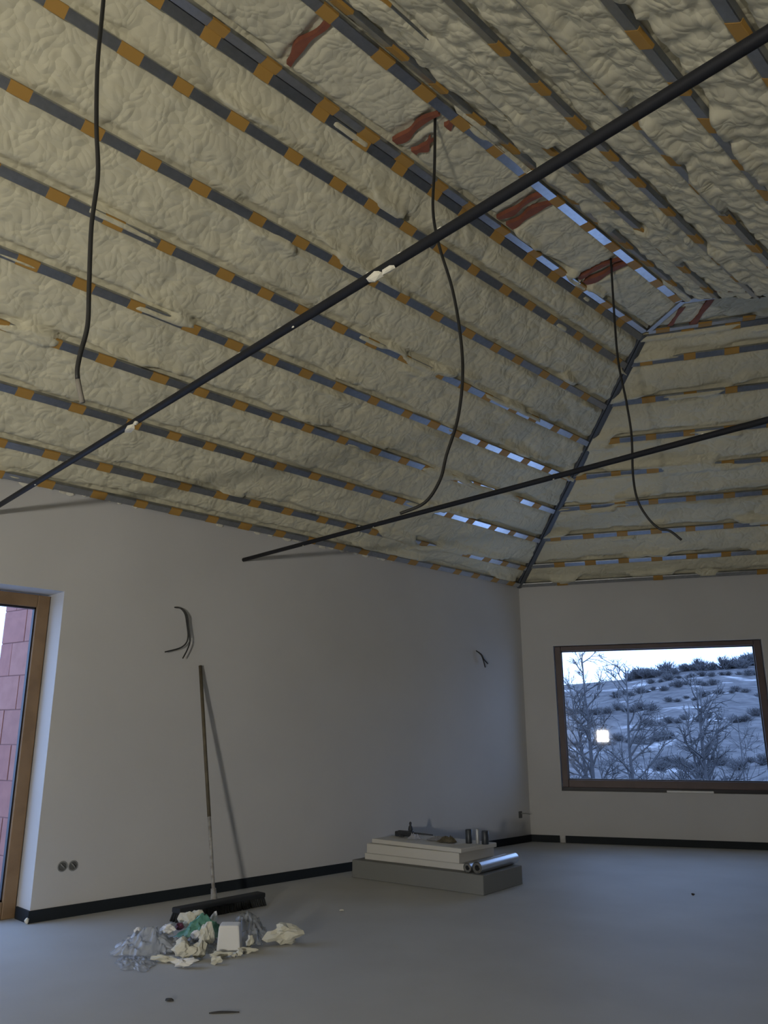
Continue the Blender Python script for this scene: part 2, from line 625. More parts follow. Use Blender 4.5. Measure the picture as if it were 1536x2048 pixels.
def ceiling_profile(key, b, label, group, taps, face=0.020, a0=None, a1=None, w=PW):
    o, ea, eb, nr, bm_, lo, hi = SLOPES[key]
    A0 = float(lo(b)) + 0.02 if a0 is None else a0
    A1 = float(hi(b)) - 0.03 if a1 is None else a1
    org = o + ea * A0 + eb * b + nr * face
    ob = bpy.data.objects.new('ceiling_profile', profile_mesh(0, A1 - A0, w))
    COL.objects.link(ob)
    ob.matrix_world = frame2(org, ea, eb, nr)
    tag(ob, label, 'ceiling profile', group)
    for t in taps:
        x = t - A0
        if x < 0.06 or x > A1 - A0 - 0.06:
            continue
        p = bpy.data.objects.new('tape_patch', PATCH_ME)
        COL.objects.link(p)
        p.parent = ob
        p.location = (x, 0, 0)
        p.scale = (rnd.uniform(0.095, 0.125), w / PW, 1)
    return ob


def jit(l, s=0.012):
    return [t + rnd.uniform(-s, s) for t in l]


for i, b in enumerate(LINES['long']):
    lab = ['steel profile along the joint of long plastered wall and foam slope', None, None, None, None, None, None, None, 'topmost steel profile of long foam slope, lying against the flat strip'][i] or \
        'steel profile with orange tape, %s row up from the wall-joint profile on long slope' % ORD[i - 1]
    off = 0.07 if i == 0 else 0.0
    ceiling_profile('long', b, lab, 'steel profiles on the long foam slope', jit([t + off for t in RAFTERS]), face=0.022 if i else 0.028)
for i, b in enumerate(LINES['window']):
    lab = ['steel profile along the joint of window wall and foam slope', None, None, None, None, None, None, None, 'topmost steel profile of the foam slope above the picture window'][i] or \
        'steel profile with orange tape, %s row up from window wall joint' % ORD[i - 1]
    ceiling_profile('window', b, lab, 'steel profiles on the slope above the window', jit(TAPE_WIN if i else TAPE_WIN[1::3]), face=0.022 if i else 0.028)
for i, b in enumerate(LINES['opposite']):
    lab = 'half-buried steel profile, %s row down from ridge on slope facing long wall' % ORD[i]
    ceiling_profile('opposite', b, lab, 'steel profiles on the slope facing the long wall', jit([-t for t in RAFTERS]), face=0.018)
ceiling_profile('strip', LINES['strip'][0], 'steel profile on ridge strip, paired edge to edge with long slope topmost profile', 'steel profiles on the ridge strip', jit(RAFTERS))
ceiling_profile('strip', LINES['strip'][1], 'shiny steel profile on ridge strip, beside the slope facing long wall', 'steel profiles on the ridge strip', jit(RAFTERS), w=0.034)
ceiling_profile('strip_bend', LINES['strip_bend'][0], 'steel profile on ridge strip after its bend, above the window slope', 'steel profiles on the ridge strip', jit(TAPE_WIN))
ceiling_profile('strip_bend', LINES['strip_bend'][1], 'bare steel profile at inner edge of bent ridge strip', 'steel profiles on the ridge strip', [])
# short connector across the strip at the bend
m = MB()
d = (HB - HA).normalized()
sd = EZ.cross(d)
F = frame2(HA + EZ * (Z_TOP - 0.014), d, -sd, -EZ)
L_ab = (HB - HA).length
m.box((0.08, -0.022, -0.012), (L_ab - 0.03, 0.022, 0.010), F)
single(m, 'ceiling_profile', STEEL, 'short steel profile crossing the ridge strip at its bend', 'ceiling profile', 'steel profiles on the ridge strip')
# hip: a folded steel angle where the two slopes meet
p0 = CORNER + EZ * (Z_EAVE + 0.0)
p1 = HA + EZ * Z_TOP
ax = (p1 - p0).normalized()
nrm = (SLOPES['long'][3] + SLOPES['window'][3]).normalized()
nrm = (nrm - ax * nrm.dot(ax)).normalized()
sd = nrm.cross(ax)
F = frame2(p0 + nrm * 0.03, ax, sd, nrm)
m = MB()
Lh = (p1 - p0).length
c = [(-0.045, -0.035), (-0.042, -0.006), (-0.006, 0.006), (0.006, 0.006), (0.042, -0.006), (0.045, -0.035)]
m.add([F @ Vector((x, y, z)) for x in (0.0, Lh) for y, z in c], [(i + 6, i + 7, i + 1, i) for i in range(5)])
HIPM = mat('dusty_steel', (0.13, 0.14, 0.15), 0.55, metal=0.5)
hip = struct(m.build('trim_1', HIPM, None, False, tuple(p0)))
m = MB()
m.box((0.05, 0.020, -0.004), (Lh - 0.05, 0.026, 0.004), F)
m.build('folded_edge', EDGE, None, origin=tuple(p0)).parent = hip
hip.children[0].location = (0, 0, 0)

# red-stained tie timbers showing through the foam of the strip
TT = ['lone long red timber on the ridge strip, far from any cable', 'red timber beside the curling cable, the longer one', 'short red timber stub just past the curling cable by the paired profiles',
      'short red timber stub just past the curling cable by the shiny profile', 'thinner red timber of the pair between the two cables', 'thicker red timber of the pair between the two cables',
      'thinner red timber of the pair at the kicked-out cable', 'thicker red timber of the pair at the kicked-out cable']
for i, (y0, y1, w, b0, b1) in enumerate(STRAPS):
    m = MB()
    K = 15
    top, bot = [], []
    ph = rnd.uniform(0, 9)
    for k in range(K):
        t = k / (K - 1)
        bb_ = b0 + (b1 - b0) * t
        y = y0 + (y1 - y0) * bb_ / W_STRIP + 0.014 * math.sin(7 * t + ph)
        hw = w * 0.5 * (0.55 + 0.45 * math.sin(math.pi * min(1, 0.25 + t))) * (1 + 0.35 * math.sin(11 * t + 2 * ph))
        x = -U + RUN + bb_
        top.append((x, y - hw, Z_TOP - 0.012))
        bot.append((x, y + hw, Z_TOP - 0.012))
    vs = top + bot + [(p[0], p[1], p[2] + 0.03) for p in top + bot]
    fs = []
    for k in range(K - 1):
        fs += [(k, k + 1, K + k + 1, K + k), (2 * K + k, k, k + 1, 2 * K + k + 1)[::-1], (3 * K + k, K + k, K + k + 1, 3 * K + k + 1)]
    m.add(vs, fs)
    single(m, 'tie_timber', RUST, TT[i], 'timber', 'red timbers across the ridge strip')
for i, (t0, w, b0, b1) in enumerate([(0.27, 0.035, 0.10, 0.40), (0.47, 0.05, 0.05, 0.49), (1.20, 0.07, 0.02, 0.46)]):
    m = MB()
    q = [HA + D2 * (t0 + 0.30 * (bb_ - 0.25) * (1 if i < 2 else .2) + sgn * w / 2 * (1 + .3 * math.sin(20 * bb_))) + IN2 * bb_ + EZ * (Z_TOP - 0.014) for sgn in (-1, 1) for bb_ in np.linspace(b0, b1, 8)]
    vs = q + [p + EZ * 0.03 for p in q]
    fs = []
    for k in range(7):
        fs += [(k + 8, k + 9, k + 1, k), (k, k + 1, k + 17, k + 16), (k + 9, k + 8, k + 24, k + 25)]
    m.add(vs, fs)
    single(m, 'tie_timber', RUST, ['thin red timber slanting at the bend of the ridge strip', 'wider red timber slanting beside the thin one at the bend', 'red timber crossing the ridge strip beyond its bend'][i], 'timber', 'red timbers across the bent strip')

# ------------------------------------------------------------------ window
window = struct(thing('window_1', tuple(CORNER + D2 * 1.47 + EZ * WZ0), None, None))
R0 = 0.035
fz0, fz1, fa0, fa1 = 0.572, 2.126, 0.372, 2.578
gz0, gz1, ga0, ga1 = 0.652, 2.072, 0.442, 2.508


def bar(mb_, a0, a1, z0, z1, d0, d1):
    mb_.cbox((a0, d0, z0), (a1, d1, z1), 0.006, FB)


for a0, a1, z0, z1 in ((fa0, ga0, fz0, fz1), (ga1, fa1, fz0, fz1), (ga0, ga1, fz0, gz0), (ga0, ga1, gz1, fz1)):
    m = MB()
    bar(m, a0, a1, z0, z1, R0, R0 + 0.085)
    m.build('frame_member', WALNUT, window)
for a0, a1, z0, z1 in ((ga0, ga0 + 0.012, gz0, gz1), (ga1 - 0.012, ga1, gz0, gz1), (ga0, ga1, gz0, gz0 + 0.012), (ga0, ga1, gz1 - 0.012, gz1)):
    m = MB()
    m.box((a0, R0 + 0.03, z0), (a1, R0 + 0.05, z1), FB)
    m.build('glazing_bead', GASKET, window)
m = MB()
m.add([FB @ Vector(p) for p in ((ga0, R0 + 0.045, gz0), (ga1, R0 + 0.045, gz0), (ga1, R0 + 0.045, gz1), (ga0, R0 + 0.045, gz1))], [(0, 1, 2, 3)])
m.build('pane', GLASS, window)
m = MB()
m.box((WA0, R0 + 0.01, WZ0), (WA1, R0 + 0.085, fz0), FB)  # black strip stands in for the shaded gap under the frame
m.build('sill_gap_shade', GASKET, window)
m = MB()
m.cbox((1.47, 0.006, WZ0 + 0.001), (1.94, 0.040, WZ0 + 0.022), 0.003, FB)
single(m, 'plastic_spacer', PAPER, 'pale plastic spacer strip lying on the sill under the window frame', 'spacer')

# ------------------------------------------------------------------ glazed door in the long wall
door = struct(thing('door_1', (-U - 0.24, 1.42, 0), None, None))
XD = -U - 0.215
dy1, dy0, dz0, dz1 = DOOR_Y1 - 0.005, DOOR_Y0 + 0.005, 0.0, DOOR_Z1 - 0.01
FW = 0.088
for y0, y1, z0, z1 in ((dy1 - FW, dy1, dz0, dz1), (dy0, dy0 + FW, dz0, dz1), (dy0 + FW, dy1 - FW, dz1 - FW, dz1), (dy0 + FW, dy1 - FW, dz0, 0.105)):
    m = MB()
    m.cbox((XD - 0.08, y0, z0), (XD, y1, z1), 0.006)
    m.build('frame_member', OAK, door)
for y0, y1, z0, z1 in ((dy1 - FW - 0.010, dy1 - FW, 0.105, dz1 - FW), (dy0 + FW, dy0 + FW + 0.010, 0.105, dz1 - FW), (dy0 + FW, dy1 - FW, dz1 - FW - 0.012, dz1 - FW), (dy0 + FW, dy1 - FW, 0.105, 0.117)):
    m = MB()
    m.box((XD - 0.055, y0, z0), (XD - 0.02, y1, z1))
    m.build('gasket', GASKET, door)
m = MB()
m.add([(XD - 0.04, dy0 + FW, 0.105), (XD - 0.04, dy1 - FW, 0.105), (XD - 0.04, dy1 - FW, dz1 - FW), (XD - 0.04, dy0 + FW, dz1 - FW)], [(0, 1, 2, 3)])
m.build('pane', GLASS, door)


# ------------------------------------------------------------------ lumps of foam (shared builder)
def lump(center, size, seed, rot=0.0, rough=0.28, sub=2, tilt=0.0):
    bm = bmesh.new()
    bmesh.ops.create_icosphere(bm, subdivisions=sub, radius=1.0)
    r_ = random.Random(seed)
    off = Vector((r_.uniform(-9, 9), r_.uniform(-9, 9), r_.uniform(-9, 9)))
    from mathutils import noise as mn
    mz = Matrix.Rotation(rot, 3, 'Z') @ Matrix.Rotation(tilt, 3, 'Y')
    for v in bm.verts:
        p = v.co.copy()
        k = 1 + rough * mn.noise(p * 1.3 + off) * 1.6 + rough * 0.6 * mn.noise(p * 3.1 + off)
        p = Vector((p.x * size[0], p.y * size[1], p.z * size[2])) * k
        v.co = mz @ p
    zmin = min(v.co.z for v in bm.verts)
    bm.verts.index_update()
    m_ = MB()
    m_.add([Vector(center) + v.co - Vector((0, 0, zmin)) for v in bm.verts], [[v.index for v in f.verts] for f in bm.faces])
    bm.free()
    return m_


# ------------------------------------------------------------------ black tie rods across the room
def tie_rod(y_wall, x1, y1, z, rad, label, splashes):
    p0, p1 = Vector((-U - 0.05, y_wall, z)), Vector((x1, y1, z))
    dr = (p1 - p0).normalized()
    m_ = MB()
    m_.tube([p0 + dr * (k / 8) * (p1 - p0).length for k in range(9)], rad, 14)
    ob = single(m_, 'tie_rod', ROD, label, 'rod', 'black tie rods spanning the room', smooth=True, origin=tuple(p0))
    for t, s_, side in splashes:
        q = p0 + dr * t
        cm = lump((0, 0, 0), (s_, s_ * 0.35, s_ * 0.35), int(t * 100), rough=0.5, sub=1)
        F_ = frame2(q + Vector((0, 0, side * (rad - 0.001))) + Vector((0.0, -0.006, 0)), dr, EZ.cross(dr), EZ)
        m2 = MB()
        m2.add([F_ @ Vector((v[0], v[1], v[2] - s_ * 0.35)) for v in cm.v], cm.f)
        m2.build('foam_splash', WHITE, None, False, origin=tuple(p0)).parent = ob
        ob.children[-1].location = (0, 0, 0)
    return ob


sp1 = [(2.20, 0.05, -1), (2.27, 0.03, -1), (3.95, 0.045, -1), (4.02, 0.03, -1)]
sp1 += [(rnd.uniform(0.6, 5.0), rnd.uniform(0.006, 0.012), rnd.choice((-1, 1, 1))) for _ in range(16)]
tie_rod(1.7121, X_RE + 0.06, 1.7121 + (X_RE + U) * (1.521 - 1.702) / (5.215 - 0.368), 2.58, 0.0165, 'black tie rod with the large white foam splashes, passing before two hanging cables', sp1)
sp2 = [(rnd.uniform(0.4, 5.0), rnd.uniform(0.006, 0.013), rnd.choice((-1, 1, 1))) for _ in range(12)]
tie_rod(3.80, X_RE + 0.06, 3.80 - 0.064, 2.58, 0.0165, 'black tie rod ending in the plastered wall above the broom', sp2)


# ------------------------------------------------------------------ hanging cables
def cable(name, pts, rad, label, cat, group, tip=None):
    sp = spline(pts, 6)
    ob = None
    m_ = MB()
    cut = len(sp) - (tip or 0)
    m_.tube(sp[:cut + (1 if tip else 0)], rad, 8)
    ob = single(m_, name, CABLE, label, cat, group, True, origin=tuple(pts[0]))
    if tip:
        m_ = MB()
        m_.tube(sp[cut:], rad * 1.05, 8)
        t = m_.build('dusty_end', CABLE_END, None, True, origin=tuple(pts[0]))
        t.parent = ob
        t.location = (0, 0, 0)
    return ob


C1 = [(-2.49, 0.93, Z_TOP + 0.02), (-2.487, 0.935, 4.2), (-2.485, 0.942, 3.863), (-2.483, 0.947, 3.601), (-2.476, 0.966, 3.334), (-2.468, 0.989, 3.123), (-2.469, 0.987, 2.91), (-2.464, 1.0, 2.671), (-2.461, 1.009, 2.516), (-2.465, 0.996, 2.399), (-2.466, 0.995, 2.324), (-2.457, 1.019, 2.228)]
C2 = [(-2.5, 2.929, Z_TOP + 0.02), (-2.507, 2.923, 4.309), (-2.518, 2.913, 4.007), (-2.496, 2.932, 3.778), (-2.444, 2.976, 3.491), (-2.416, 3.0, 3.186), (-2.415, 3.001, 2.952), (-2.44, 2.98, 2.726), (-2.487, 2.94, 2.534), (-2.514, 2.916, 2.4), (-2.574, 2.865, 2.282), (-2.671, 2.782, 2.227)]
C3 = [(-2.508, 4.961, Z_TOP + 0.02), (-2.518, 4.956, 4.205), (-2.521, 4.955, 3.794), (-2.495, 4.968, 3.471), (-2.481, 4.975, 3.199), (-2.494, 4.968, 2.9), (-2.481, 4.975, 2.715), (-2.432, 5.0, 2.584), (-2.372, 5.03, 2.5), (-2.311, 5.061, 2.476), (-2.251, 5.091, 2.408)]
cable('hanging_cable', C1, 0.0085, 'black cable hanging straight from the ridge with a pale foam-dusted tip', 'cable', 'cables hanging from the ridge', tip=6)
cable('hanging_cable', C2, 0.0085, 'black cable hanging from the ridge, free end curling towards the long wall', 'cable', 'cables hanging from the ridge')
cable('hanging_cable', C3, 0.0085, 'black cable hanging from the ridge, free end kicking out towards the window side', 'cable', 'cables hanging from the ridge')
wt = thing('wall_cable', (-5.5, 3.18, 2.106), 'pair of black wires curling out of the wall above the broom', 'cable', 'wall light wires')
for pts in ([(-5.51, 3.17, 2.106), (-5.47, 3.207, 2.101), (-5.45, 3.242, 2.056), (-5.45, 3.266, 1.972), (-5.45, 3.281, 1.896), (-5.45, 3.272, 1.837), (-5.45, 3.218, 1.791), (-5.44, 3.087, 1.751)],
            [(-5.51, 3.18, 2.106), (-5.465, 3.216, 2.098), (-5.44, 3.252, 2.049), (-5.44, 3.271, 1.972), (-5.43, 3.279, 1.895), (-5.43, 3.288, 1.837), (-5.43, 3.27, 1.778), (-5.43, 3.236, 1.711)]):
    m = MB()
    m.tube(spline(pts, 5), 0.0055, 6)
    m.build('wire', CABLE, wt, True)
wt = thing('wall_cable', (-5.5, 6.928, 2.032), 'short pair of black wires sticking out near the room corner', 'cable', 'wall light wires')
for pts in ([(-5.51, 6.92, 2.036), (-5.46, 6.949, 1.988), (-5.45, 6.977, 1.929), (-5.45, 6.993, 1.892), (-5.44, 6.995, 1.849)],
            [(-5.51, 6.925, 2.032), (-5.455, 6.952, 1.988), (-5.44, 6.978, 1.935), (-5.43, 7.033, 1.889)]):
    m = MB()
    m.tube(spline(pts, 5), 0.007, 6)
    m.build('wire', CABLE, wt, True)

# ------------------------------------------------------------------ flush boxes in the walls
BOXM = mat('grey_wall_box', (0.24, 0.245, 0.24), 0.6)
BOXD = mat('dark_box_inside', (0.11, 0.112, 0.11), 0.8)


def wall_box(c, along, outn, label, group):
    F_ = frame2(Vector(c), along, EZ, outn)
    t = thing('wall_box', c, label, 'wall box', group)
    m_ = MB()
    m_.lathe([(0.0335, -0.004), (0.0335, 0.003), (0.031, 0.005), (0.027, 0.005), (0.026, -0.002)], 24, F_)
    m_.build('rim', BOXM, t)
    m_ = MB()
    m_.lathe([(0.026, 0.0005), (0.024, 0.0012)], 20, F_)
    m_.build('inside', BOXD, t)
    m_ = MB()
    m_.tube([F_ @ Vector(p) for p in ((-0.012, 0.016, 0.002), (-0.004, 0.004, 0.014), (0.008, -0.006, 0.012), (0.015, -0.015, 0.003))], 0.004, 6)
    m_.build('wire', BOXM, t)
    return t


wall_box((-U, 2.482, 0.313), EY, EX, 'round flush wall box of the touching pair, nearer the glazed door', 'wall boxes by the glazed door')
wall_box((-U, 2.555, 0.310), EY, EX, 'round flush wall box of the touching pair, farther from the glazed door', 'wall boxes by the glazed door')
m = MB()
wb = thing('wall_box', (-U, 7.60, 0.29), 'dark flush box with a wire stub low in the room corner', 'wall box')
F = frame2(Vector((-U, 7.60, 0.29)), EY, EZ, EX)
m.cbox((-0.03, -0.035, -0.005), (0.03, 0.035, 0.006), 0.004, F)
m.build('cover', BOXD, wb)
m = MB()
m.tube([F @ Vector(p) for p in ((0.01, 0.01, 0.004), (0.03, 0.014, 0.05), (0.06, 0.005, 0.09))], 0.005, 6)
m.build('wire', BOXM, wb)

# ------------------------------------------------------------------ push broom leaning on the wall
BRISTLE = mat('black_bristle', (0.018, 0.020, 0.022), 0.8)
HANDLE = mat('dark_wood_handle', (0.115, 0.095, 0.06), 0.6, noise=(18, (0.085, 0.07, 0.045), 0.4, 0.65))
HANDLE2 = mat('plaster_smeared_handle', (0.36, 0.35, 0.33), 0.8, noise=(25, (0.20, 0.18, 0.16), 0.45, 0.7))
br = thing('push_broom', (-4.90, 3.32, 0), 'wide black push broom leaning its handle on the plastered wall', 'broom')
ea = Vector((-0.045, 0.70, 0)).normalized()
eb = Vector((-ea.y, ea.x, 0))
F = frame2(Vector((-4.885, 3.32, 0)), ea, eb, EZ)
m = MB()
m.cbox((-0.355, -0.045, 0.05), (0.355, 0.045, 0.083), 0.008, F)
m.build('head_block', BRISTLE, br)
m = MB()
K = 48
for k in range(K):
    for j in range(4):
        x, y = -0.345 + 0.69 * k / (K - 1), -0.034 + 0.068 * j / 3
        sx, sy = rnd.uniform(-.006, .006) + 0.012 * (x / 0.35), (y * 0.35) + rnd.uniform(-.005, .005)
        m.tube([F @ Vector((x, y, 0.052)), F @ Vector((x + sx, y + sy, 0.0))], [0.0065, 0.0085], 5)
tag(m.build('bristles', BRISTLE, br), kind='stuff')
h0, h1 = Vector((-4.935, 3.30, 0.078)), Vector((-5.478, 3.425, 1.668))
hm = h0.lerp(h1, 0.32)
m = MB()
m.tube([hm, hm.lerp(h1, .5), h1], 0.0135, 12)
m.build('handle', HANDLE, br, True)
m = MB()
m.tube([h0, h0.lerp(hm, .5), hm], 0.0125, 12)
m.build('handle_lower', HANDLE2, br, True)
m = MB()
m.tube([h0 - (h1 - h0).normalized() * 0.01, h0 + (h1 - h0).normalized() * 0.07], [0.024, 0.018], 12)
m.build('socket', HANDLE2, br, True)

# ------------------------------------------------------------------ stack of insulation boards
GREY_EPS = mat('grey_polystyrene', (0.20, 0.205, 0.20), 0.8, bump=(160, 0.25, 0.004))
WHITE_EPS = mat('white_polystyrene', (0.62, 0.61, 0.58), 0.8, bump=(160, 0.2, 0.004))
SILVER = mat('silver_foil', (0.62, 0.66, 0.72), 0.28, metal=0.85)
gx = Vector((-1.27, -0.15, 0)).normalized()
gy = Vector((-0.086, 0.588, 0)).normalized()
gy = (gy - gx * gy.dot(gx)).normalized()
G0 = Vector((-3.985, 5.005, 0))
FG = frame2(G0, gx, -gy, -EZ)          # right-handed: x to the left end, y backwards is negative


def board(lo, hi, z0, z1, name, mt, label, rot=0.0, group=None, bev=0.006):
    m_ = MB()
    c0 = G0
    pts = []
    bm = bmesh.new()
    bmesh.ops.create_cube(bm, size=1.0)
    for v in bm.verts:
        v.co = Vector(((lo[0] + hi[0]) / 2 + v.co.x * (hi[0] - lo[0]), (lo[1] + hi[1]) / 2 + v.co.y * (hi[1] - lo[1]), (z0 + z1) / 2 + v.co.z * (z1 - z0)))
    bmesh.ops.bevel(bm, geom=list(bm.edges), offset=bev, segments=2, affect='EDGES', profile=0.5)
    bm.verts.index_update()
    cx = Vector(((lo[0] + hi[0]) / 2, (lo[1] + hi[1]) / 2, 0))
    rm = Matrix.Rotation(rot, 3, 'Z')
    vs = []
    for v in bm.verts:
        p = rm @ (v.co - cx) + cx
        vs.append(c0 + gx * p.x + gy * p.y + EZ * p.z)
    m_.add(vs, [[v.index for v in reversed(f.verts)] for f in bm.faces])
    bm.free()
    return single(m_, name, mt, label, 'insulation board', group)


board((0.0, 0.0), (1.275, 0.594), 0.0, 0.138, 'insulation_board', GREY_EPS, 'thick dark grey polystyrene board at the bottom of the stack', group='stacked insulation boards')
board((0.215, 0.075), (1.20, 0.60), 0.139, 0.189, 'insulation_board', WHITE_EPS, 'white polystyrene board lying directly on the grey board', rot=-0.012, group='stacked insulation boards')
board((0.24, 0.06), (1.17, 0.575), 0.190, 0.265, 'insulation_board', WHITE_EPS, 'thick white polystyrene board in the middle of the stack', rot=0.012, group='stacked insulation boards')
board((0.20, 0.08), (1.14, 0.56), 0.266, 0.300, 'insulation_board', WHITE_EPS, 'thin white polystyrene offcut on top of the stack under the tools', rot=0.07, group='stacked insulation boards')


def G(x, y, z):
    return G0 + gx * x + gy * y + EZ * z


# foil rolls lying on the grey board
for (x0, r_, lab, dy) in ((0.068, 0.042, 'silver foil roll on the grey board, its outer end flush with the board edge', 0.03), (0.158, 0.034, 'thinner foil roll wedged between silver roll and white boards', 0.035)):
    rl = thing('foil_roll', tuple(G(x0, 0.02, 0.138)), lab, 'roll', 'foil rolls')
    q0, q1 = G(x0, dy, 0.139 + r_), G(x0 + 0.02, dy + 0.60, 0.139 + r_)
    m = MB()
    m.tube([q0.lerp(q1, k / 6) for k in range(7)], r_, 20, cap=False)
    m.tube([q0.lerp(q1, k / 6) for k in (6, 3, 0)], r_ * 0.55, 20, cap=False)
    dr = (q1 - q0).normalized()
    m.build('foil', SILVER, rl, True)
    m = MB()
    sp = []
    sd = dr.cross(EZ).normalized()
    for k in range(40):
        an = k * 0.5
        rr = r_ * (0.5 + 0.5 * k / 39)
        sp.append(q0 + dr * 0.002 + (sd * math.cos(an) + EZ * math.sin(an)) * rr * 0.97)
    m.tube(sp, 0.0022, 4)
    m.build('spiral_end', BOXM, rl)

ZT = 0.301
# foam gun lying on the boards
GUN = mat('dark_tool_plastic', (0.035, 0.04, 0.05), 0.5)
gun = thing('foam_gun', tuple(G(0.98, 0.40, ZT)), 'dark foam gun with upright nozzle adapter lying on white boards', 'tool')
FGn = frame2(G(1.06, 0.36, ZT), -gx, gy, EZ)
m = MB()
m.cbox((0.0, -0.02, 0.006), (0.16, 0.02, 0.05), 0.010, FGn)
m.cbox((-0.03, -0.016, 0.0), (0.03, 0.016, 0.042), 0.008, FGn)
m.build('body', GUN, gun)
m = MB()
m.tube([FGn @ Vector(p) for p in ((0.15, 0, 0.03), (0.22, 0.01, 0.034), (0.34, 0.03, 0.030))], [0.013, 0.007, 0.005], 10)
m.build('barrel', GUN, gun, True)
m = MB()
m.lathe([(0.012, 0.04), (0.016, 0.05), (0.021, 0.062), (0.017, 0.085), (0.009, 0.095), (0.012, 0.115), (0.005, 0.125)], 14, frame2(FGn @ Vector((0.15, 0, 0)), -gx, -gy, EZ) if False else Matrix.Translation(FGn @ Vector((0.13, 0, 0))))
m.build('adapter', GUN, gun, True)
m = MB()
m.tube([FGn @ Vector(p) for p in ((0.03, 0, 0.012), (0.05, -0.05, 0.010), (0.10, -0.06, 0.012))], 0.007, 8)
m.build('trigger', GUN, gun, True)


# crumpled foil and cloth on the boards
def crumple(center, size, h, seed, nx=22, ny=18, rot=0.0, dome=1.0, freq=7.0, sharp=1.0):
    """a crushed sheet: ridged folds over a low dome, ragged outline"""
    u = np.linspace(-1, 1, nx)[:, None].repeat(ny, 1)
    v = np.linspace(-1, 1, ny)[None, :].repeat(nx, 0)
    rr = np.maximum(np.abs(u), np.abs(v))
    th = np.arctan2(v, u)
    rim = 0.62 + 0.62 * fbm(np.cos(th) * 1.9 + seed, np.sin(th) * 1.9 + 3, seed + 11, 3)
    x = np.cos(th) * rr * rim * size[0]
    y = np.sin(th) * rr * rim * size[1]
    ridge = 1 - np.abs(fbm(u * freq * 0.30 + seed, v * freq * 0.30, seed, 2) - 0.5) * 4.5
    ridge = np.clip(ridge, 0, 1) ** 1.4
    ridge2 = np.clip(1 - np.abs(fbm(u * freq * 0.75, v * freq * 0.75 + seed, seed + 7, 2) - 0.5) * 4.0, 0, 1)
    low = fbm(u * 1.3 + seed, v * 1.3 + 7, seed + 4, 2)
    env = np.clip(1.02 - rr ** 1.5, 0, 1) ** 1.1
    z = h * (dome * env * (0.25 + 0.75 * low) + sharp * (0.42 * ridge + 0.20 * ridge2) * (0.18 + 0.82 * env))
    x = x + 0.10 * size[0] * (fbm(v * freq, u * freq + seed, seed + 2) - .5)
    y = y + 0.10 * size[1] * (fbm(u * freq + seed, v * freq, seed + 3) - .5)
    z = z - z.min() + 0.0015
    c, s_ = math.cos(rot), math.sin(rot)
    P = np.stack([center[0] + x * c - y * s_, center[1] + x * s_ + y * c, center[2] + z], -1)
    m_ = MB()
    m_.grid(P)
    return m_


RAG = mat('grey_rag', (0.24, 0.25, 0.29), 0.9)
BROWN = mat('brown_gloves', (0.085, 0.075, 0.05), 0.9, noise=(30, (0.16, 0.14, 0.10), 0.4, 0.7))
CLEAR = film_material('clear_film', (0.55, 0.57, 0.66), 0.55, 0.18)
c = G(0.84, 0.30, ZT)
single(crumple(c, (0.07, 0.06), 0.055, 4, rot=0.3), 'plastic_wrap', CLEAR, 'crumpled shiny plastic wrap beside the foam gun', 'plastic')
c = G(0.64, 0.34, ZT)
single(crumple(c, (0.10, 0.07), 0.03, 9, rot=0.4), 'grey_rag', RAG, 'flat grey rag lying behind plastic wrap on the boards', 'rag')
c = G(0.50, 0.29, ZT)
single(crumple(c, (0.095, 0.055), 0.055, 15, rot=0.15), 'work_glove', BROWN, 'brown crumpled work glove beside the upright tins', 'glove')
# upright tins
TIN = mat('dark_tin', (0.05, 0.058, 0.07), 0.4, metal=0.3)
TINL = mat('pale_tin', (0.42, 0.44, 0.46), 0.4, metal=0.3)
for x, y, r_, h_, mt, lab in ((0.335, 0.345, 0.026, 0.105, TIN, 'dark upright tin nearer the work glove'), (0.262, 0.36, 0.015, 0.115, TINL, 'slim pale bottle between the two dark tins'), (0.20, 0.375, 0.028, 0.100, TIN, 'dark upright tin at the end of the row over foil rolls')):
    q = G(x, y, ZT)
    t = thing('tin', tuple(q), lab, 'tin', 'tins on the boards')
    m = MB()
    m.lathe([(r_ * 0.96, 0), (r_, 0.003), (r_, h_ * 0.92), (r_ * 0.94, h_ * 0.94)], 18, Matrix.Translation(q))
    m.build('can', mt, t, True)
    m = MB()
    m.lathe([(r_ * 0.95, h_ * 0.93), (r_ * 0.97, h_ * 0.96), (r_ * 0.92, h_), (r_ * 0.80, h_ * 0.985)], 18, Matrix.Translation(q))
    m.build('lid', mt, t, True)

# ------------------------------------------------------------------ heap of waste on the floor
CRUMB = mat('yellow_foam_scrap', (0.62, 0.605, 0.51), 0.8, bump=(60, 0.3, 0.006))
CRUMB_W = mat('white_foam_scrap', (0.74, 0.74, 0.73), 0.8, bump=(90, 0.2, 0.004))
FILM = film_material('blue_white_film', (0.58, 0.63, 0.72), 0.50, 0.2)
FILM2 = film_material('grey_clear_film', (0.40, 0.43, 0.47), 0.5, 0.15)
GREEN = film_material('green_film', (0.12, 0.34, 0.27), 0.8, 0.22)
PURPLE = mat('burgundy_scrap', (0.14, 0.035, 0.075), 0.5)


def sheet(c, size, h, seed, name, mt, label, rot, freq=8.0, dome=1.0, sharp=1.0, n=30):
    o_ = single(crumple(c, size, h, seed, n, n, rot, dome, freq, sharp), name, mt, label, 'plastic sheet', None, True)
    return o_


